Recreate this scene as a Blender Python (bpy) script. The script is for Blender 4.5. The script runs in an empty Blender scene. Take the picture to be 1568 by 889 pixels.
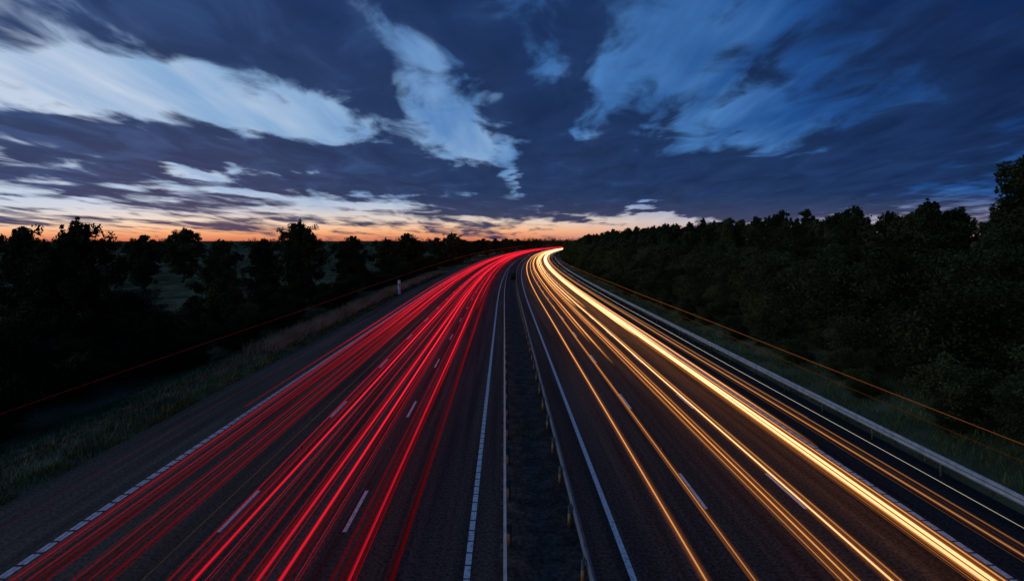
import bpy, math, numpy as np, random
from mathutils import Vector
random.seed(4); RNG=np.random.default_rng(4)
scene=bpy.context.scene
scene.view_settings.view_transform='Standard'
scene.view_settings.look='None'
scene.view_settings.exposure=0

# ---------------------------------------------------------------- road geometry (metres)
def cx(y):
    y=np.asarray(y,float)
    t=np.clip(y-60,0,700)
    return 2.9e-4*t*t + np.clip(y-760,0,None)*2*2.9e-4*700
H_S=[-5000,-60,-23,-17.5,-15.9,-15.2,15.2,15.9,17.5,22,30,40,100,5000]
H_Z=[-1.6,-1.3,-1.1,-.05,.06,-.08,-.08,.06,.15,1.2,3.0,3.8,4.0,4.0]
def gh(s,y):
    z=np.interp(s,H_S,H_Z)
    w=np.clip((np.abs(s)-17)/8,0,1)
    return z+w*(0.25*np.sin(np.asarray(s)*.31+np.asarray(y)*.17)+.2*np.sin(np.asarray(y)*.41+1.3))
def stations(y0,y1):
    ys=[y0]
    while ys[-1]<y1:
        y=ys[-1]; ys.append(y+(1.5 if y<60 else 3 if y<200 else 6))
    ys[-1]=y1
    return np.array(ys)

# ---------------------------------------------------------------- helpers
def mesh_obj(name,verts,faces,mats=(),midx=None,parent=None,smooth=False):
    me=bpy.data.meshes.new(name)
    verts=np.asarray(verts,dtype=np.float32)
    if isinstance(faces,np.ndarray):
        n,k=faces.shape
        me.vertices.add(len(verts)); me.vertices.foreach_set('co',verts.ravel())
        me.loops.add(n*k); me.loops.foreach_set('vertex_index',faces.astype(np.int32).ravel())
        me.polygons.add(n); me.polygons.foreach_set('loop_start',np.arange(0,n*k,k,dtype=np.int32))
        me.polygons.foreach_set('loop_total',np.full(n,k,dtype=np.int32))
        me.update(calc_edges=True)
    else:
        me.from_pydata([tuple(v) for v in verts],[],faces)
    for m in mats: me.materials.append(m)
    if midx is not None: me.polygons.foreach_set('material_index',np.asarray(midx,dtype=np.int32))
    if smooth: me.polygons.foreach_set('use_smooth',np.ones(len(me.polygons),dtype=bool))
    me.update()
    ob=bpy.data.objects.new(name,me); scene.collection.objects.link(ob)
    if parent: ob.parent=parent
    return ob
def empty(name,loc=(0,0,0)):
    e=bpy.data.objects.new(name,None); e.location=loc; scene.collection.objects.link(e); return e
class MB:
    def __init__(s): s.v=[];s.f=[];s.m=[];s.n=0
    def add(s,v,f,m=0):
        v=np.asarray(v,float); f=np.asarray(f,int)
        s.v.append(v); s.f.append(f+s.n); s.m.append(np.full(len(f),m)); s.n+=len(v)
    def box(s,c,d,m=0):
        x,y,z=c; a,b,h=d[0]/2,d[1]/2,d[2]/2
        v=[(x+i*a,y+j*b,z+k*h) for i in(-1,1) for j in(-1,1) for k in(-1,1)]
        s.add(v,[(0,1,3,2),(4,6,7,5),(0,4,5,1),(2,3,7,6),(0,2,6,4),(1,5,7,3)],m)
    def tube(s,pts,rad,k=6,m=0):
        pts=np.asarray(pts,float); n=len(pts)
        V=[]
        for i in range(n):
            t=pts[min(i+1,n-1)]-pts[max(i-1,0)]; t/=np.linalg.norm(t)+1e-9
            a=np.cross(t,[0,1,0.01] if abs(t[1])<.9 else [1,0,0]); a/=np.linalg.norm(a)+1e-9; b=np.cross(t,a)
            for j in range(k):
                q=2*math.pi*j/k; V.append(pts[i]+rad[i]*(math.cos(q)*a+math.sin(q)*b))
        F=[(i*k+j,i*k+(j+1)%k,(i+1)*k+(j+1)%k,(i+1)*k+j) for i in range(n-1) for j in range(k)]
        s.add(V,F,m)
    def obj(s,name,mats,parent=None,smooth=False):
        return mesh_obj(name,np.concatenate(s.v),np.concatenate(s.f),mats,np.concatenate(s.m),parent,smooth)
def profile_strip(mb,prof,ys,m=0):
    """sweep a (s,z) profile along the road"""
    k=len(prof); P=np.array(prof,float); c=cx(ys)
    V=np.zeros((len(ys),k,3)); V[:,:,0]=P[None,:,0]+c[:,None]; V[:,:,1]=np.asarray(ys)[:,None]; V[:,:,2]=P[None,:,1]
    i=np.arange(len(ys)-1)[:,None]*k+np.arange(k-1)[None,:]; i=i.ravel()
    mb.add(V.reshape(-1,3),np.stack([i,i+1,i+k+1,i+k],1),m)

# ---------------------------------------------------------------- materials
def newmat(name):
    m=bpy.data.materials.new(name); m.use_nodes=True
    nt=m.node_tree; b=nt.nodes['Principled BSDF']; return m,nt,b
def noise_mat(name,c1,c2,scale=5,rough=.85,spec=.2,bump=0,bscale=40,stretch=(1,1,1),detail=6,metal=0,lo=.35,hi=.65,third=None):
    m,nt,b=newmat(name); N=nt.nodes; L=nt.links
    g=N.new('ShaderNodeNewGeometry'); mp=N.new('ShaderNodeMapping'); mp.inputs['Scale'].default_value=stretch
    L.new(g.outputs['Position'],mp.inputs[0])
    n=N.new('ShaderNodeTexNoise'); n.inputs['Scale'].default_value=scale; n.inputs['Detail'].default_value=detail; L.new(mp.outputs[0],n.inputs['Vector'])
    r=N.new('ShaderNodeValToRGB'); r.color_ramp.elements[0].position=lo; r.color_ramp.elements[1].position=hi
    r.color_ramp.elements[0].color=(*c1,1); r.color_ramp.elements[1].color=(*c2,1)
    L.new(n.outputs[0],r.inputs[0]); out=r.outputs[0]
    if third:
        n2=N.new('ShaderNodeTexNoise'); n2.inputs['Scale'].default_value=third[1]; n2.inputs['Detail'].default_value=3; L.new(g.outputs['Position'],n2.inputs['Vector'])
        mr=N.new('ShaderNodeMapRange'); mr.inputs[1].default_value=.35; mr.inputs[2].default_value=.65; mr.inputs[3].default_value=third[2]; mr.inputs[4].default_value=third[3]
        L.new(n2.outputs[0],mr.inputs[0])
        mx=N.new('ShaderNodeMix'); mx.data_type='RGBA'; mx.blend_type='MULTIPLY'; mx.inputs[0].default_value=1
        L.new(out,mx.inputs[6]); L.new(mr.outputs[0],mx.inputs[7]); out=mx.outputs[2]
    L.new(out,b.inputs['Base Color'])
    b.inputs['Roughness'].default_value=rough; b.inputs['Specular IOR Level'].default_value=spec; b.inputs['Metallic'].default_value=metal
    if bump:
        nb=N.new('ShaderNodeTexNoise'); nb.inputs['Scale'].default_value=bscale; nb.inputs['Detail'].default_value=4; L.new(g.outputs['Position'],nb.inputs['Vector'])
        bp=N.new('ShaderNodeBump'); bp.inputs['Strength'].default_value=bump; bp.inputs['Distance'].default_value=.02
        L.new(nb.outputs[0],bp.inputs['Height']); L.new(bp.outputs[0],b.inputs['Normal'])
    return m
M_asph=noise_mat('asphalt',(.054,.038,.031),(.112,.080,.064),scale=1.2,stretch=(2.2,.05,1),rough=.9,spec=.08,bump=.7,bscale=40,third=(0,12,.5,1.45))
M_median=noise_mat('median_gravel',(.034,.030,.027),(.085,.072,.06),scale=1.6,rough=.95,spec=.1,bump=.8,bscale=30,third=(0,9,.5,1.4))
M_paint=noise_mat('road_paint',(.38,.37,.36),(.8,.79,.77),scale=9,rough=.7,spec=.3,lo=.3,hi=.52,third=(0,40,.75,1.1))
M_steel=noise_mat('galvanised_steel',(.30,.31,.33),(.46,.47,.49),scale=3,rough=.55,spec=.4,metal=.35)
M_post=noise_mat('weathered_steel',(.16,.14,.12),(.3,.26,.2),scale=8,rough=.7,metal=.2)
M_amber=noise_mat('amber_reflector',(.6,.28,.08),(.75,.4,.12),scale=8,rough=.3,spec=.5)
M_black=noise_mat('black_paint',(.012,.012,.014),(.02,.02,.02),scale=8,rough=.6)
M_white=noise_mat('white_paint',(.75,.75,.72),(.87,.87,.85),scale=8,rough=.5)
M_ground=noise_mat('grass_ground',(.05,.058,.028),(.15,.145,.08),scale=.35,rough=1,spec=0,bump=1,bscale=6,third=(0,.03,.6,1.4))
M_bark=noise_mat('bark',(.03,.024,.018),(.09,.07,.05),scale=6,rough=.95,spec=.1,stretch=(1,1,.3))
def leafmat(name,c1,c2):
    m,nt,b=newmat(name); N=nt.nodes; L=nt.links
    g=N.new('ShaderNodeNewGeometry'); oi=N.new('ShaderNodeObjectInfo')
    n=N.new('ShaderNodeTexNoise'); n.inputs['Scale'].default_value=.5; n.inputs['Detail'].default_value=4; L.new(g.outputs['Position'],n.inputs['Vector'])
    r=N.new('ShaderNodeValToRGB'); r.color_ramp.elements[0].position=.38; r.color_ramp.elements[1].position=.62
    r.color_ramp.elements[0].color=(*c1,1); r.color_ramp.elements[1].color=(*c2,1); L.new(n.outputs[0],r.inputs[0])
    mr=N.new('ShaderNodeMapRange'); mr.inputs[3].default_value=.6; mr.inputs[4].default_value=1.35; L.new(oi.outputs['Random'],mr.inputs[0])
    mr2=N.new('ShaderNodeMapRange'); mr2.inputs[3].default_value=.7; mr2.inputs[4].default_value=1.25; L.new(g.outputs['Random Per Island'],mr2.inputs[0])
    mm=N.new('ShaderNodeMath'); mm.operation='MULTIPLY'; L.new(mr.outputs[0],mm.inputs[0]); L.new(mr2.outputs[0],mm.inputs[1])
    mx=N.new('ShaderNodeMix'); mx.data_type='RGBA'; mx.blend_type='MULTIPLY'; mx.inputs[0].default_value=1
    L.new(r.outputs[0],mx.inputs[6]); L.new(mm.outputs[0],mx.inputs[7]); L.new(mx.outputs[2],b.inputs['Base Color'])
    b.inputs['Roughness'].default_value=.9; b.inputs['Specular IOR Level'].default_value=.03
    return m
M_leaf=leafmat('leaves',(.026,.040,.015),(.078,.094,.032))
M_grass=leafmat('grass_blades',(.06,.08,.02),(.15,.15,.05))
M_edge=leafmat('edge_grass',(.14,.15,.03),(.32,.28,.06))
M_dry=leafmat('dry_grass',(.38,.23,.12),(.68,.44,.25))

# ---------------------------------------------------------------- ground, road, markings
ss=np.array([-5000,-2500,-1200,-600,-300,-200,-140,-100,-80,-60,-50,-42,-36,-31,-27,-25,-23,-21,-19,-17.5,-16.6,-15.9,-15.2,-8,0,8,15.2,15.9,16.6,17.5,19,21,23,25,27,30,34,40,50,70,100,200,500,1200,2500,5000.])
ys=np.concatenate([[-3000,-1000,-300,-100,-50],np.arange(-30,200,3.),np.arange(200,760,10.),[800,900,1100,1400,1800,2500,3500,5000,8000]])
S,Y=np.meshgrid(ss,ys); X=S+cx(np.minimum(Y,1400)); Z=gh(S,Y)
nr,nc=S.shape; idx=(np.arange(nr-1)[:,None]*nc+np.arange(nc-1)[None]).ravel()
mesh_obj('ground',np.stack([X,Y,Z],-1).reshape(-1,3),np.stack([idx,idx+1,idx+nc+1,idx+nc],1),[M_ground],smooth=True)
YS=stations(-30,900)
mb=MB(); profile_strip(mb,[(-15.2,-.08),(-15.15,0),(15.15,0),(15.2,-.08)],YS); mb.obj('motorway_road',[M_asph])
mb=MB(); profile_strip(mb,[(-.12,.004),(-.1,.03),(2.1,.03),(2.12,.004)],YS); mb.obj('median_strip',[M_median])
mb=MB()
def line(s,w,z=.005,y0=-30,y1=900):
    profile_strip(mb,[(s-w/2,z),(s+w/2,z)],stations(y0,y1))
line(3.06,.15)
def seg(s,w,y0,y1,z=.005):
    profile_strip(mb,[(s-w/2,z),(s+w/2,z)],np.array([y0,y1]))
y=-20.
while y<260:                      # ribbed edge lines
    seg(-11.93,.22,y,y+.42); seg(-.89,.15,y,y+.45); seg(12.0,.17,y,y+.45); y+=.5
for s,w in((-11.93,.17),(-.89,.15),(12.,.16)): line(s,w,y0=260)
for k in range(-3,70):
    y0=13.9+9*k
    for s in(-4.39,-7.85): seg(s,.11,y0,y0+2.3)
    for s in(6.03,9.0): seg(s,.10,y0+1.2,y0+3.5)
mb.obj('road_markings',[M_paint])
mb=MB()
for k in range(-3,40):
    y0=13.9+9*k+5.6
    for s in(-4.39,-7.85,6.03,9.0):
        mb.box((s+float(cx(y0)),y0,.012),(.09,.13,.02),0); mb.box((s+float(cx(y0)),y0-.067,.016),(.07,.006,.012),1)
mb.obj('road_studs',[M_black,M_white])
M_tar=noise_mat('tar_seam',(.012,.012,.012),(.03,.03,.03),scale=3,rough=.6)
mb=MB(); 
for s in(-4.62,-8.1,5.8,9.3,-12.3): 
    yy=stations(-30,500); c=cx(yy)
    w=.018+.012*np.sin(yy*.9+s); o=.03*np.sin(yy*.37+s*3)
    V=np.stack([np.stack([s+o-w+c,yy,np.full_like(yy,.0035)],1),np.stack([s+o+w+c,yy,np.full_like(yy,.0035)],1)],1).reshape(-1,3)
    i=np.arange(len(yy)-1)*2; mb.add(V,np.stack([i,i+1,i+3,i+2],1))
mb.obj('tar_seams',[M_tar])

# ---------------------------------------------------------------- crash barriers
def wprof(s,side,zc=.56):
    pr=[(0,.155),(.02,.15),(.03,.12),(.08,.09),(.08,.05),(.02,.02),(.02,-.02),(.08,-.05),(.08,-.09),(.03,-.12),(.02,-.15),(0,-.155)]
    return [(s+side*a,zc+b) for a,b in pr]
def barrier(s,side,step,y1,zc=.56,name='crash_barrier',refl=True,ph=0):
    root=empty(name)
    mb=MB(); profile_strip(mb,wprof(s,side,zc),stations(-20,y1)); 
    profile_strip(mb,[(s-side*.004,zc+.155),(s-side*.004,zc-.155)],stations(-20,y1))
    mb.obj('rail',[M_steel],root)
    mb=MB(); y=-18.+ph
    while y<min(y1,260):
        x=s-side*.09+float(cx(y))
        mb.box((x,y,(zc+.1)/2),(.012,.10,zc+.1),0); mb.box((x-.03,y-.05,(zc+.1)/2),(.06,.008,zc+.1),0); mb.box((x+.03,y+.05,(zc+.1)/2),(.06,.008,zc+.1),0)
        mb.box((x+side*.05,y,zc),(.07,.06,.12),0)
        if refl: mb.box((x-.03,y-.058,.27),(.075,.006,.3),1)
        y+=step
    mb.obj('posts',[M_post,M_amber],root)
barrier(.06,-1,2.4,800)
barrier(1.92,1,2.4,800,ph=.9)
barrier(14.75,-1,3.2,800,zc=.6,refl=False)

# ---------------------------------------------------------------- sign box in median, marker post
r=empty('median_traffic_sign',(1.35+float(cx(100)),100,0))
mb=MB(); mb.box((0,0,.9),(1.0,.12,1.35)); mb.box((0,-.065,.9),(.9,.01,1.25)); mb.obj('sign_panel',[M_black],r)
mb=MB(); mb.tube([(-.35,.12,0),(-.35,.12,1.5)],[.04,.04],8); mb.tube([(.35,.12,0),(.35,.12,1.5)],[.04,.04],8); mb.obj('sign_posts',[M_post],r)
r=empty('roadside_marker_post',(-15.6+float(cx(75)),75,0.02))
mb=MB(); mb.tube([(0,0,0),(0,0,2.05),(0,0,2.12)],[.21,.20,.15],12); mb.obj('column',[M_white],r)
mb=MB(); mb.box((0,-.21,1.45),(.24,.03,.34)); mb.obj('reflector',[M_amber],r)
mb=MB(); mb.box((-.55,.05,.35),(.5,.35,.7)); mb.box((-.55,.05,.72),(.56,.4,.05)); mb.obj('cabinet',[M_post],r)

# ---------------------------------------------------------------- trees
def leaf_quads(P,size,rng,flat=.0):
    n=len(P); t=rng.normal(size=(n,3)); t/=np.linalg.norm(t,axis=1)[:,None]
    q=rng.normal(size=(n,3)); b=np.cross(t,q); b/=np.linalg.norm(b,axis=1)[:,None]
    L=size*(.6+.8*rng.random(n))[:,None]; W=L*.55
    V=np.stack([P-t*L,P+b*W-t*L*.1,P+t*L,P-b*W-t*L*.1],1).reshape(-1,3)
    return V,np.arange(4*n).reshape(n,4)
def tree_mesh(name,seed,H,R,base,kind='round',nl=34,leaf=.11,dens=170,bush=False):
    rng=np.random.default_rng(seed); mb=MB()
    n=9; zs=np.linspace(0,H*.9,n); off=np.cumsum(rng.normal(0,.012*H,(n,2)),0); off[0]=0
    if bush: off*=.5
    tr=np.column_stack([off,zs]); r0=.02*H
    mb.tube(tr,r0*(1-.9*zs/H)+.01,8)
    C=[]
    def prof(t):
        if kind=='round': return max(.15,math.sin(math.pi*min(1,(t*.86+.14)))**.6)
        if kind=='spire': return max(.08,(1-t)**.75*1.05)*min(1,.35+t*4)
        return max(.12,(1-t**2.2)**.7)*min(1,.6+t*2)
    for i in range(nl):
        t=(i+.5)/nl+rng.normal(0,.02); t=min(max(t,0),1)
        z0=(base+(0.88-base)*t*.96)*H
        p0=np.array([np.interp(z0,zs,tr[:,0]),np.interp(z0,zs,tr[:,1]),z0])
        a=i*2.399+rng.normal(0,.4); l=R*prof(t)*(.6+.55*rng.random())
        up=.25+.7*t+rng.normal(0,.12)
        d=np.array([math.cos(a),math.sin(a),up]); d/=np.linalg.norm(d)
        p1=p0+d*l*.55+[0,0,.03*H*rng.random()]; p2=p0+d*l+rng.normal(0,.05*R,3)
        rr=max(.015,r0*.42*(1-t*.6))
        mb.tube([p0,p1,p2],[rr,rr*.6,rr*.2],5)
        k=3+int(l/R*5)
        for j in range(k):
            f=.3+.75*(j+rng.random())/k
            q=p0+(p2-p0)*min(f,1.05)+rng.normal(0,.16*l+.08,3)
            C.append((q,.24+.30*rng.random()*(1.1-.4*t)))
            if rng.random()<.5: mb.tube([p0+(p2-p0)*min(f,1)*.8,q],[rr*.35,.006],3)
    for j in range(6):
        C.append((tr[-1]+rng.normal(0,.1*R,3)+[0,0,.05*H*rng.random()],.2+.15*rng.random()))
    for j in range(11):      # upright leader shoots: uneven, spiky outline
        a=rng.random()*6.28; rad=R*.55*rng.random(); b0=np.array([tr[-1,0]+math.cos(a)*rad,tr[-1,1]+math.sin(a)*rad,H*(.97-.35*(rad/R)**1.5)-.5])
        hh=.05*H*(1+1.2*rng.random())
        mb.tube([b0,b0+[rng.normal(0,.08),rng.normal(0,.08),hh]],[.02,.005],3)
        for q in range(4): C.append((b0+[0,0,hh*(q+.3)/4],.20-.03*q))
    P=[]
    for q,s in C:
        m=int(dens*(s/.45)**1.3*(.4+rng.random()))
        v=rng.normal(size=(m,3)); v/=np.linalg.norm(v,axis=1)[:,None]
        P.append(q+v*(s*1.5*rng.random(m)**.55)[:,None]*[1,1,.75])
    P=np.concatenate(P); P=P[P[:,2]>.05]
    V,F=leaf_quads(P,leaf,rng); mb.add(V,F,1)
    ob=mb.obj(name,[M_bark,M_leaf]); me=ob.data; bpy.data.objects.remove(ob); return me
T={}
T['r1']=tree_mesh('broadleaf_a',1,10,3.4,.2,'round',40)
T['r2']=tree_mesh('broadleaf_b',2,10,4.0,.16,'round',44)
T['r3']=tree_mesh('broadleaf_c',3,10,3.0,.24,'oval',40)
T['o1']=tree_mesh('ash_a',4,10,2.5,.1,'oval',44)
T['o2']=tree_mesh('ash_b',5,10,2.2,.08,'spire',46,leaf=.10)
T['o3']=tree_mesh('ash_c',6,10,2.8,.1,'spire',46,leaf=.10)
T['b1']=tree_mesh('shrub_a',7,4,2.3,.05,'oval',30,leaf=.065,dens=200,bush=True)
T['b2']=tree_mesh('shrub_b',8,4,2.0,.04,'round',28,leaf=.07,dens=200,bush=True)
T['b3']=tree_mesh('shrub_c',9,4,2.6,.05,'round',32,leaf=.065,dens=200,bush=True)
HT={k:(10 if k[0]!='b' else 4) for k in T}
def place(kind,name,X,Y,h,wide=1.,s=None):
    sv=X-float(cx(Y)) if s is None else s
    if s is not None: X=s+float(cx(Y))
    ob=bpy.data.objects.new(name,T[kind]); k=h/HT[kind]
    ob.location=(X,Y,float(gh(sv,Y))-.1); ob.scale=(k*wide,k*wide,k); ob.rotation_euler=(0,0,random.uniform(0,6.28))
    scene.collection.objects.link(ob)
for kd,X_,Y_,h,w in [('r2',-27.5,32,10.4,.7),('r1',-43,45,10.2,.85),('r2',-70,110,12.0,1.1),('r1',-84,118,10.8,1.1),('r3',-60,84,7.2,1.),
    ('r3',-26,46,9.2,.75),('r1',-33.5,70,9.4,.8),('r2',-24.6,62,11.4,.8),('r1',-25.6,85,10.1,.85),('r2',-25,105,9.8,.85),('r3',-29,95,9.0,.85),
    ('r1',-22.8,120,10.8,.95),('r2',-24.5,135,9.4,1.),('r1',-20,150,10.0,1.),('r2',-18.2,170,11.6,1.),('r3',-18,185,9.8,1.1),('r3',-22.6,32.5,4.4,.75)]:
    place(kd,'broadleaf_tree',X_,Y_,h,w)
for Y_ in np.arange(195,520,11.):
    place(random.choice(['r1','r2','r3']),'broadleaf_tree',0,Y_+random.uniform(-3,3),random.uniform(8,10.6),1.25,s=-22-random.uniform(0,8))
Yv=12.
while Yv<190:
    s_=-random.uniform(21.5,28); h=random.uniform(1.5,3.7)*(1 if Yv<60 else 1.15)
    place(random.choice(['b1','b2','b3']),'shrub',0,Yv+random.uniform(-2,2),h,1.15,s=s_)
    Yv+=2.5
for _ in range(12):
    Y_=random.uniform(18,50); place(random.choice(['r1','b1','b3','b2']),'shrub',0,Y_,random.uniform(2.8,4.6),1.1,s=-random.uniform(26,36)*(.6+Y_/110))
# right woodland on the cutting slope
Yv=9.
while Yv<420:
    f=1 if Yv<200 else 1.3
    for s_,h0,h1,kinds in((18.3,1.0,1.9,['b1','b2','b3']),(20.3,2.0,3.6,['b1','b2','b3']),(23,3.8,5.4,['b1','b3','b2']),(26.3,5.4,7.2,['r3','o1','r1']),(29.8,6.6,9.0,['o1','o3','o2']),(33.5,7.2,9.8,['o2','o3','o1','o3']),(38,8.0,10.2,['o2','o3','r2'])):
        if Yv>250 and s_>36: continue
        h=random.uniform(h0,h1)
        if s_>25: h*=(.80 if Yv>35 else 1.10)
        if s_>25 and Yv>60: h*=1.07
        kd=random.choice(kinds); place(kd,'shrub' if kd[0]=='b' else 'woodland_tree',0,Yv+random.uniform(-1.6,1.6),h,random.uniform(1.0,1.3),s=s_+random.uniform(-1.3,1.3)*(.5 if s_<19 else 1))
    Yv+=3.3*f
# distant tree belt: one object
rng=np.random.default_rng(77); P=[]
def far_clump(x,y,h,w,n):
    z0=float(gh(x-float(cx(y)),y))
    k=7
    for i in range(k):
        c=np.array([x+rng.normal(0,w*.33),y+rng.normal(0,w*.3),z0+h*(.25+.6*rng.random())]); r_=h*(.16+.14*rng.random())
        v=rng.normal(size=(n//k,3)); v/=np.linalg.norm(v,axis=1)[:,None]
        P.append(c+v*r_*(rng.random(n//k)**.4)[:,None])
for i in range(150):
    a=rng.uniform(-1.05,.06); y=rng.uniform(330,620); h=rng.uniform(6,10)*(1.35 if rng.random()<.2 else 1); far_clump(math.tan(a)*y*.95,y,h,h*1.2,260)
for i in range(16):
    y=rng.uniform(200,280); x=-rng.uniform(.3,1.15)*y; h=rng.uniform(4,7.5); far_clump(x,y,h,h*1.1,260)
for i in range(60):
    y=rng.uniform(560,900); x=float(cx(y))-rng.uniform(18,60); far_clump(x,y,rng.uniform(9,14),12,260)
for i in range(40):
    y=rng.uniform(420,700); x=float(cx(y))+rng.uniform(20,45); far_clump(x,y,rng.uniform(7,10),10,260)
P=np.concatenate(P); V,F=leaf_quads(P,.55,rng); mesh_obj('distant_tree_belt',V,F,[M_leaf])

# ---------------------------------------------------------------- grass
def grass(name,n,s0,s1,y0,y1,h0,h1,mat,w=.018,power=1.6,clump=True):
    rng=np.random.default_rng(len(name)*7+n%97)
    y=y0+(y1-y0)*rng.random(n)**power; s=s0+(s1-s0)*rng.random(n)
    if clump:
        keep=(np.sin(s*3.1+y*1.3)+np.sin(y*2.7-s*1.9)+np.sin(y*.7+s*5))*.5+rng.normal(0,.8,n)>-.4; y=y[keep]; s=s[keep]; n=len(y)
    x=s+cx(y); z=gh(s,y)-.02; h=h0+(h1-h0)*rng.random(n); a=rng.random(n)*6.283; ln=rng.normal(0,.35,(n,2))*h[:,None]
    wx=np.cos(a)*w*(1+y/40); wy=np.sin(a)*w*(1+y/40)
    V=np.zeros((n,3,3)); V[:,0]=np.stack([x-wx,y-wy,z],1); V[:,1]=np.stack([x+wx,y+wy,z],1); V[:,2]=np.stack([x+ln[:,0],y+ln[:,1],z+h],1)
    mesh_obj(name,V.reshape(-1,3),np.arange(3*n).reshape(n,3),[mat])
grass('verge_grass',60000,-22,-15.15,11,120,.08,.30,M_grass,w=.012)
grass('verge_grass',30000,15.3,20.5,11,110,.10,.40,M_grass,w=.012)
grass('edge_grass',16000,-16.1,-15.02,11,70,.05,.22,M_edge,w=.010)
grass('dry_grass',20000,-18.6,-16.0,36,120,.5,1.15,M_dry,w=.012,power=1.1)
grass('dry_grass',3500,-19.5,-15.4,14,50,.25,.6,M_dry,w=.006)
grass('median_weeds',320,.45,1.1,20.5,22.3,.08,.3,M_grass,clump=False)
grass('median_weeds',500,.1,1.8,14,80,.03,.1,M_grass,w=.01)

# ---------------------------------------------------------------- light trails
class Trails:
    def __init__(s): s.tv=[];s.tf=[];s.tc=[];s.n=0; s.hv=[];s.hf=[];s.hc=[];s.hl=[];s.m=0
    def add(s,off,z,y0,y1,r,core,halo,hw,st,wander=None,fadein=0,grow=0.,far=.25,near=.9):
        ys=stations(y0,y1); c=cx(ys)
        o=off+(wander(ys) if wander is not None else 0)
        zz=z+.012*np.sin(ys*.23+off*5)
        k=np.clip((ys+4)/45,.12,1)**near
        k=k*(1+far*np.clip((ys-60)/150,0,1))
        if fadein: k=k*np.clip((ys-y0)/fadein,.0,1)
        k=k*st
        cen=np.stack([o+c,ys,zz],1); n=len(ys)
        g=1+grow*np.clip(ys-25,0,400)/50
        O=np.array([(r,0,0),(0,0,r),(-r,0,0),(0,0,-r)])
        s.tv.append((cen[:,None]+O[None]*g[:,None,None]).reshape(-1,3)); i=(np.arange(n-1)[:,None]*4+np.arange(4)[None])
        j=(np.arange(n-1)[:,None]*4+(np.arange(4)[None]+1)%4)
        s.tf.append(np.stack([i,j,j+4,i+4],-1).reshape(-1,4)+s.n); s.n+=4*n
        s.tc.append((np.repeat(k,4)[:,None]*np.array(core)[None]))
        if hw>0:
            O=np.array([(-hw,0,-.001),(0,0,0),(hw,0,-.001)]); s.hv.append((cen[:,None]+O[None]*g[:,None,None]**.5).reshape(-1,3))
            i=(np.arange(n-1)[:,None]*3+np.arange(2)[None]).ravel(); s.hf.append(np.stack([i,i+1,i+4,i+3],1)+s.m); s.m+=3*n
            s.hc.append(np.repeat(k,3)[:,None]*np.array(halo)[None]); s.hl.append(np.tile([0,1,0],n))
    def build(s,name,glowfac):
        root=empty(name)
        def colattr(ob,col):
            a=ob.data.attributes.new('tcol','FLOAT_COLOR','POINT'); col=np.column_stack([col,np.ones(len(col))]).astype(np.float32); a.data.foreach_set('color',col.ravel())
        m=bpy.data.materials.new(name+'_core'); m.use_nodes=True; nt=m.node_tree; nt.nodes.clear()
        at=nt.nodes.new('ShaderNodeAttribute'); at.attribute_name='tcol'; e=nt.nodes.new('ShaderNodeEmission'); o=nt.nodes.new('ShaderNodeOutputMaterial')
        nt.links.new(at.outputs['Color'],e.inputs[0]); nt.links.new(e.outputs[0],o.inputs[0])
        ob=mesh_obj('light_streaks',np.concatenate(s.tv),np.concatenate(s.tf),[m],parent=root); colattr(ob,np.concatenate(s.tc))
        m=bpy.data.materials.new(name+'_glow'); m.use_nodes=True; nt=m.node_tree; nt.nodes.clear(); m.cycles.emission_sampling='NONE'
        at=nt.nodes.new('ShaderNodeAttribute'); at.attribute_name='tcol'; fl=nt.nodes.new('ShaderNodeAttribute'); fl.attribute_name='fall'
        p=nt.nodes.new('ShaderNodeMath'); p.operation='POWER'; p.inputs[1].default_value=2.2; nt.links.new(fl.outputs['Fac'],p.inputs[0])
        q=nt.nodes.new('ShaderNodeMath'); q.operation='MULTIPLY'; q.inputs[1].default_value=glowfac; nt.links.new(p.outputs[0],q.inputs[0])
        e=nt.nodes.new('ShaderNodeEmission'); t=nt.nodes.new('ShaderNodeBsdfTransparent'); ad=nt.nodes.new('ShaderNodeAddShader'); o=nt.nodes.new('ShaderNodeOutputMaterial')
        nt.links.new(at.outputs['Color'],e.inputs[0]); nt.links.new(q.outputs[0],e.inputs[1]); nt.links.new(e.outputs[0],ad.inputs[0]); nt.links.new(t.outputs[0],ad.inputs[1]); nt.links.new(ad.outputs[0],o.inputs[0])
        ob=mesh_obj('light_glow',np.concatenate(s.hv),np.concatenate(s.hf),[m],parent=root); colattr(ob,np.concatenate(s.hc))
        a=ob.data.attributes.new('fall','FLOAT','POINT'); a.data.foreach_set('value',np.concatenate(s.hl).astype(np.float32))
def wand(rs,amp=.22):
    a,b,c_,d=rs.uniform(-1,1),rs.uniform(-1,1),rs.uniform(60,130),rs.uniform(0,6.28)
    return lambda ys: amp*(a*np.sin(ys/c_*2+d)+b*np.sin(ys/c_*5+d*2)*.4)*np.clip(ys/60,0.05,1)
rs=random.Random(11)
RT=Trails(); RC=(1.05,.016,.040); RH=(.85,.010,.014)
cars=[(-2.9,.55,.18,-8),(-3.0,.66,.20,-8),(-4.0,.72,1.2,-8),(-3.85,.66,.26,-8),(-5.9,.66,1.3,-8),(-6.0,.75,.30,-8),(-6.4,.70,.45,-8),
      (-9.1,.70,.26,-8),(-9.35,.66,.40,-8),(-9.75,.7,.5,-8),(-5.5,.66,.6,34),(-9.2,.62,.9,26),(-3.4,.64,.7,50),(-6.2,.62,.8,45),(-9.8,.7,1.0,38),(-9.5,.66,.8,30),(-10.3,.72,.6,20)]
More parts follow.
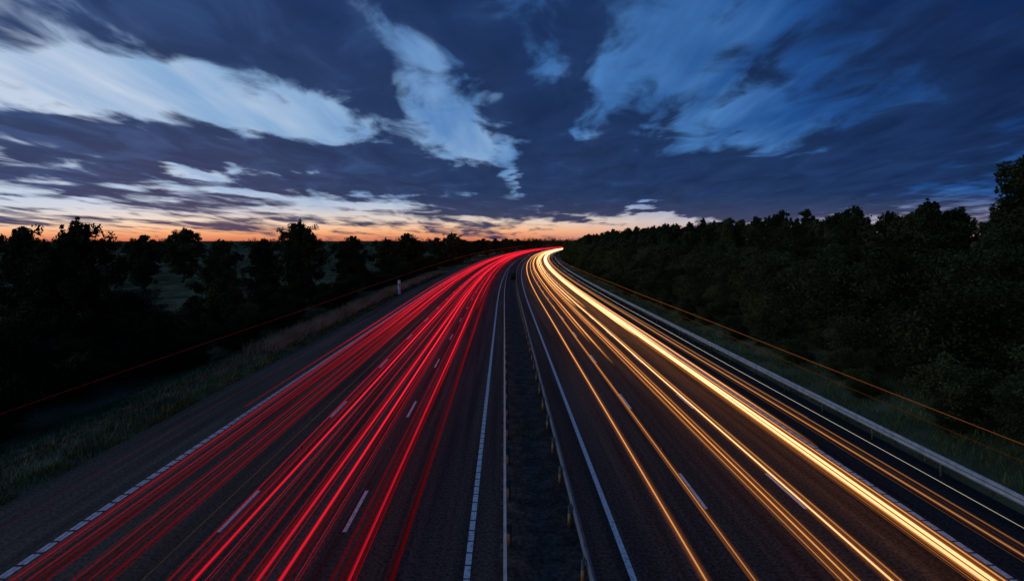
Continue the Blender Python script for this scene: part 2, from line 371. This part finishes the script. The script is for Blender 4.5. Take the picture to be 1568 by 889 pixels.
for c,hw,st,y0 in cars:
    w=wand(rs,.20)
    for sd in(-1,1):
        f=rs.uniform(.7,1.15); big=st>1.05
        RT.add(c+sd*hw,rs.uniform(.72,.95),y0,rs.uniform(620,860),(.036 if big else rs.uniform(.012,.022)),RC,RH,.15 if big else .10,1.35*st*f,w,fadein=0 if y0<0 else 25,far=.6,grow=.22,near=1.15 if not big else 1.0)
        for q in range(2): RT.add(c+sd*(hw-rs.uniform(-.1,.22)),rs.uniform(.55,1.0),y0,700,rs.uniform(.005,.010),RC,RH,0,.8*st*f,w,fadein=0 if y0<0 else 25,near=1.1,grow=.3)
        if rs.random()<.3: RT.add(c+sd*(hw-.25),rs.uniform(.35,.5),y0,500,.008,(.7,.02,.015),RH,0,.3*st,w)
    if rs.random()<.5: RT.add(c,rs.uniform(1.2,1.45),y0,600,.007,RC,RH,0,.6*st,w,near=1.1)
for c,hw,z,st in((-10.6,1.15,3.95,.075),(-10.4,1.15,2.75,.035)):
    w=wand(rs,.1)
    RT.add(c-hw,z,-8,560,.009,(1,.12,.06),RH,0,st,w,far=6,near=1.3)
    RT.add(c+hw,z,60,560,.010,(1,.07,.03),RH,0,st,w,fadein=60)
RT.add(-11.2,.5,-8,600,.007,(.6,.02,.02),RH,0,.3)
RT.add(-12.6,.8,-8,400,.006,(.6,.02,.02),RH,0,.2)
RT.add(-8.0,.5,-8,60,.006,(.4,.22,.05),RH,0,.4)
RT.build('red_tail_light_trails',.28)

WT=Trails(); WC=(1.6,.70,.23); WB=(2.4,1.32,.58); WH=(1.0,.26,.035)
heads=[ (4.38,.66,.022,.9,-8,0),(5.42,.68,.016,.7,-8,0),
        (7.5,.66,.024,1.0,-8,0),(7.36,.60,.013,.7,-8,0),(7.62,.72,.010,.6,-8,0),(8.38,.66,.030,1.2,-8,1),(8.5,.72,.012,.7,-8,0),
        (10.3,.68,.018,.9,-8,0),(10.42,.66,.042,1.35,-8,1),(10.60,.66,.046,1.5,-8,1),(10.74,.72,.018,1.0,-8,0),
        (11.9,.8,.022,.5,-8,0),(12.1,.9,.014,.3,-8,0),(6.45,.66,.024,1.1,30,0),(6.2,.62,.016,.8,36,0),(8.9,.6,.022,.9,55,1),(10.1,.7,.032,1.2,38,1),(11.15,.7,.026,1.1,18,0),(10.9,.62,.034,1.3,32,1),(7.9,.7,.025,1.1,55,1)]
for c,z,r_,st,y0,big in heads:
    w=wand(rs,.08)
    WT.add(c,z,y0,rs.uniform(650,880),r_,WB if big else WC,WH,r_*6+.06,1.0*st,w,fadein=0 if y0<0 else 8,grow=.30,far=1.3,near=.75)
    for q in range(2):
        if rs.random()<.6: WT.add(c+rs.uniform(-.12,.12),z-rs.uniform(-.1,.2),y0,600,.006,(1.1,.36,.08),WH,0,.6*st,w,grow=.3)
WT.add(13.35,.62,-8,600,.010,(1.2,1.05,.75),WH,0,.7,wand(rs,.05))
WT.add(13.2,.3,22,600,.007,(1,.45,.15),WH,0,.3,wand(rs,.05))
for c,z,st in((12.6,3.05,.30),(12.7,2.6,.08),(10.1,3.1,.2)):
    WT.add(c,z,-8 if c>11 else 70,620,.010,(1.1,.28,.06),WH,0,st,wand(rs,.08),fadein=0 if c>11 else 50,far=1.8)
WT.build('white_head_light_trails',.5)

# ---------------------------------------------------------------- sky (world)
world=bpy.data.worlds.new('World'); scene.world=world; world.use_nodes=True
world.cycles.sampling_method='NONE'
nt=world.node_tree; nt.nodes.clear(); L=nt.links
def M(op,a,b=None,c=None,clamp=False):
    n=nt.nodes.new('ShaderNodeMath'); n.operation=op; n.use_clamp=clamp
    for i,v in enumerate((a,b,c)):
        if v is None: continue
        if isinstance(v,(int,float)): n.inputs[i].default_value=v
        else: L.new(v,n.inputs[i])
    return n.outputs[0]
def MR(v,a,b,c,d,smooth=True):
    n=nt.nodes.new('ShaderNodeMapRange'); n.interpolation_type='SMOOTHSTEP' if smooth else 'LINEAR'
    L.new(v,n.inputs[0])
    for i,q in enumerate((a,b,c,d)): n.inputs[1+i].default_value=q
    return n.outputs[0]
def XYZ(x,y,z=0.):
    n=nt.nodes.new('ShaderNodeCombineXYZ')
    for i,v in enumerate((x,y,z)):
        if isinstance(v,(int,float)): n.inputs[i].default_value=v
        else: L.new(v,n.inputs[i])
    return n.outputs[0]
def NZ(vec,scale,detail=4,rough=.5,dist=0,color=False):
    n=nt.nodes.new('ShaderNodeTexNoise'); n.noise_dimensions='2D'; L.new(vec,n.inputs['Vector']); n.inputs['Scale'].default_value=scale
    n.inputs['Detail'].default_value=detail; n.inputs['Roughness'].default_value=rough; n.inputs['Distortion'].default_value=dist
    return n.outputs[1 if color else 0]
def s2l(c): return tuple(((x/255)/12.92 if x<=10 else ((x/255+.055)/1.055)**2.4) for x in c)
def RAMP(f,stops):
    n=nt.nodes.new('ShaderNodeValToRGB'); cr=n.color_ramp
    while len(cr.elements)<len(stops): cr.elements.new(.5)
    for e,(p,c) in zip(cr.elements,stops): e.position=p; e.color=(*s2l(c),1)
    L.new(f,n.inputs[0]); return n.outputs[0]
def MIX(f,a,b,blend='MIX'):
    n=nt.nodes.new('ShaderNodeMix'); n.data_type='RGBA'; n.blend_type=blend
    for i,v in((0,f),(6,a),(7,b)):
        if isinstance(v,float): n.inputs[i].default_value=v
        elif isinstance(v,tuple): n.inputs[i].default_value=(*s2l(v),1)
        else: L.new(v,n.inputs[i])
    return n.outputs[2]
tc=nt.nodes.new('ShaderNodeTexCoord'); sp=nt.nodes.new('ShaderNodeSeparateXYZ'); L.new(tc.outputs['Generated'],sp.inputs[0])
yy=M('MAXIMUM',sp.outputs[1],.3)
U=M('DIVIDE',sp.outputs[0],yy); Vv=M('DIVIDE',sp.outputs[2],yy); Vp=M('MAXIMUM',Vv,0.)
vd=M('ADD',Vp,.10)
inv=M('DIVIDE',1.,vd); px_=M('MULTIPLY',U,inv)
n1=NZ(XYZ(px_,M('MULTIPLY',inv,.66)),3.1,5,.54,.4)           # cloud cells
n2=NZ(XYZ(px_,M('MULTIPLY',inv,.22)),4.0,3,.5,.1)               # wind-drawn streaks
n3=NZ(XYZ(M('MULTIPLY',U,1.6),M('MULTIPLY_ADD',U,1.6,M('MULTIPLY',Vp,26.))),1.6,5,.55,.2)   # low stratus layers
uv=XYZ(U,Vv)
warp=NZ(XYZ(px_,M('MULTIPLY',inv,.6),3.),2.4,4,.5,0,True)
vs=nt.nodes.new('ShaderNodeVectorMath'); vs.operation='SUBTRACT'; L.new(warp,vs.inputs[0]); vs.inputs[1].default_value=(.5,.5,.5)
vm=nt.nodes.new('ShaderNodeVectorMath'); vm.operation='MULTIPLY'; L.new(vs.outputs[0],vm.inputs[0]); vm.inputs[1].default_value=(.18,.08,0)
va=nt.nodes.new('ShaderNodeVectorMath'); va.operation='ADD'; L.new(uv,va.inputs[0]); L.new(vm.outputs[0],va.inputs[1])
W=va.outputs[0]
def blob(acc,u,v,su,sv,ang,amp,src=None):
    m=nt.nodes.new('ShaderNodeMapping'); m.vector_type='TEXTURE'; L.new(src or W,m.inputs[0])
    m.inputs['Location'].default_value=(u,v,0); m.inputs['Rotation'].default_value=(0,0,math.radians(ang)); m.inputs['Scale'].default_value=(su,sv,1)
    g=nt.nodes.new('ShaderNodeTexGradient'); g.gradient_type='SPHERICAL'; L.new(m.outputs[0],g.inputs[0])
    return M('MULTIPLY_ADD',g.outputs[1],amp,acc)
low=MR(Vp,.07,.20,1,0)
acc=M('MULTIPLY',M('SUBTRACT',n1,.5),M('MULTIPLY_ADD',low,-1.2,3.4))
acc=M('MULTIPLY_ADD',M('SUBTRACT',n2,.5),MR(U,-.2,.5,.9,1.7),acc)
acc=M('MULTIPLY_ADD',M('MULTIPLY',M('SUBTRACT',n3,.47),low),4.4,acc)
acc=M('ADD',acc,MR(Vp,.0,.055,-.45,.06))
for b in [(-.64,.44,.52,.14,-15,1.9),(-1.0,.40,.2,.07,-20,.8),(-.62,.185,.80,.078,-7,2.4),(-.85,.125,.5,.05,-4,1.0),(-.27,.135,.26,.05,-4,1.4),
          (-.26,.30,.34,.085,-45,1.7),(-.08,.46,.60,.12,-4,1.4),(.0,.31,.34,.09,-58,1.7),(.25,.21,.24,.15,12,2.3),(.11,.27,.07,.22,-8,1.2),(-.03,.135,.15,.04,0,1.2),
          (.36,.10,.60,.085,4,2.2),(.80,.19,.6,.12,24,2.0),(.9,.42,.5,.16,-10,.9),(.49,.295,.22,.03,10,.9),(.53,.37,.22,.06,14,.8),(.72,.33,.25,.05,18,.8),
          (-.60,.137,.12,.018,-4,-2.2),(-.41,.140,.05,.012,0,-1.6),(.036,.12,.07,.04,0,-1.5),(.29,.045,.12,.022,0,-2.4),(-.72,.29,.60,.095,-10,-1.9),(-.12,.21,.22,.08,-35,-1.5),(-.22,.08,.16,.04,0,-.6),(.38,.38,.38,.17,38,-1.4),(.45,.24,.30,.07,20,-1.0),(.13,.2,.03,.07,0,-1.2),(-.36,.42,.12,.04,-60,-.6),(-.05,.26,.1,.05,-50,-.8)]:
    acc=blob(acc,*b)
alpha=MR(acc,-.30,.92,0,1)
alpha=M('MULTIPLY',alpha,MR(U,.1,1.,.97,.88))
Lf=M('MULTIPLY_ADD',U,-.46,.51)
Lf=M('ADD',Lf,MR(Vp,.0,.5,.18,-.11,False))
Lf=M('MULTIPLY_ADD',M('SUBTRACT',n2,.5),.45,Lf)
Lf=M('MULTIPLY',Lf,MR(Vp,.5,2.2,1,.35),None,True)
clear=RAMP(Lf,[(0,(15,40,88)),(.22,(32,78,142)),(.45,(70,122,184)),(.75,(138,174,213)),(1,(192,207,228))])
hz=M('MULTIPLY',MR(Vp,.015,.10,1,0),MR(U,-.05,.6,1,.45))
warm=RAMP(M('MULTIPLY',Vp,8.),[(0,(212,116,84)),(.14,(248,178,128)),(.30,(252,220,188)),(.75,(222,224,232))])
clear=MIX(hz,clear,warm)
cl_in=M('MULTIPLY_ADD',M('SUBTRACT',n1,.5),-.9,M('MULTIPLY_ADD',U,-.20,.43),True)
cloud=RAMP(cl_in,[(0,(12,30,64)),(.5,(27,50,94)),(1,(56,86,138))])
cloud=MIX(MR(Vp,.01,.11,.6,0),cloud,(52,58,92))
sky=MIX(alpha,clear,cloud)
st=nt.nodes.new('ShaderNodeTexSky'); st.sky_type='NISHITA'; st.sun_disc=False; st.sun_elevation=math.radians(1.0); st.sun_rotation=math.radians(-32)
nm=nt.nodes.new('ShaderNodeVectorMath'); nm.operation='SCALE'; L.new(st.outputs[0],nm.inputs[0]); nm.inputs['Scale'].default_value=.002
add=nt.nodes.new('ShaderNodeVectorMath'); add.operation='ADD'; L.new(sky,add.inputs[0]); L.new(nm.outputs[0],add.inputs[1])
below=MIX(MR(Vv,-.02,0,0,1),(14,16,20),add.outputs[0])
bg=nt.nodes.new('ShaderNodeBackground'); L.new(below,bg.inputs[0]); bg.inputs[1].default_value=1.0
wo=nt.nodes.new('ShaderNodeOutputWorld'); L.new(bg.outputs[0],wo.inputs[0])

sd=bpy.data.lights.new('sun','SUN'); sd.energy=.06; sd.angle=math.radians(12); sd.color=(1,.7,.5)
so=bpy.data.objects.new('sun',sd); scene.collection.objects.link(so)
d=Vector((math.sin(math.radians(32)),-math.cos(math.radians(32)),-.06)); so.rotation_euler=d.to_track_quat('-Z','Y').to_euler()

# ---------------------------------------------------------------- camera (on the overbridge)
cd=bpy.data.cameras.new('camera'); cam=bpy.data.objects.new('camera',cd); scene.collection.objects.link(cam); scene.camera=cam
cam.location=(0,0,8); cam.rotation_euler=(math.radians(90),0,0)
cd.sensor_width=36; cd.lens=775/1568*36; cd.shift_x=12/1568; cd.shift_y=-76.5/1568; cd.clip_start=.1; cd.clip_end=12000
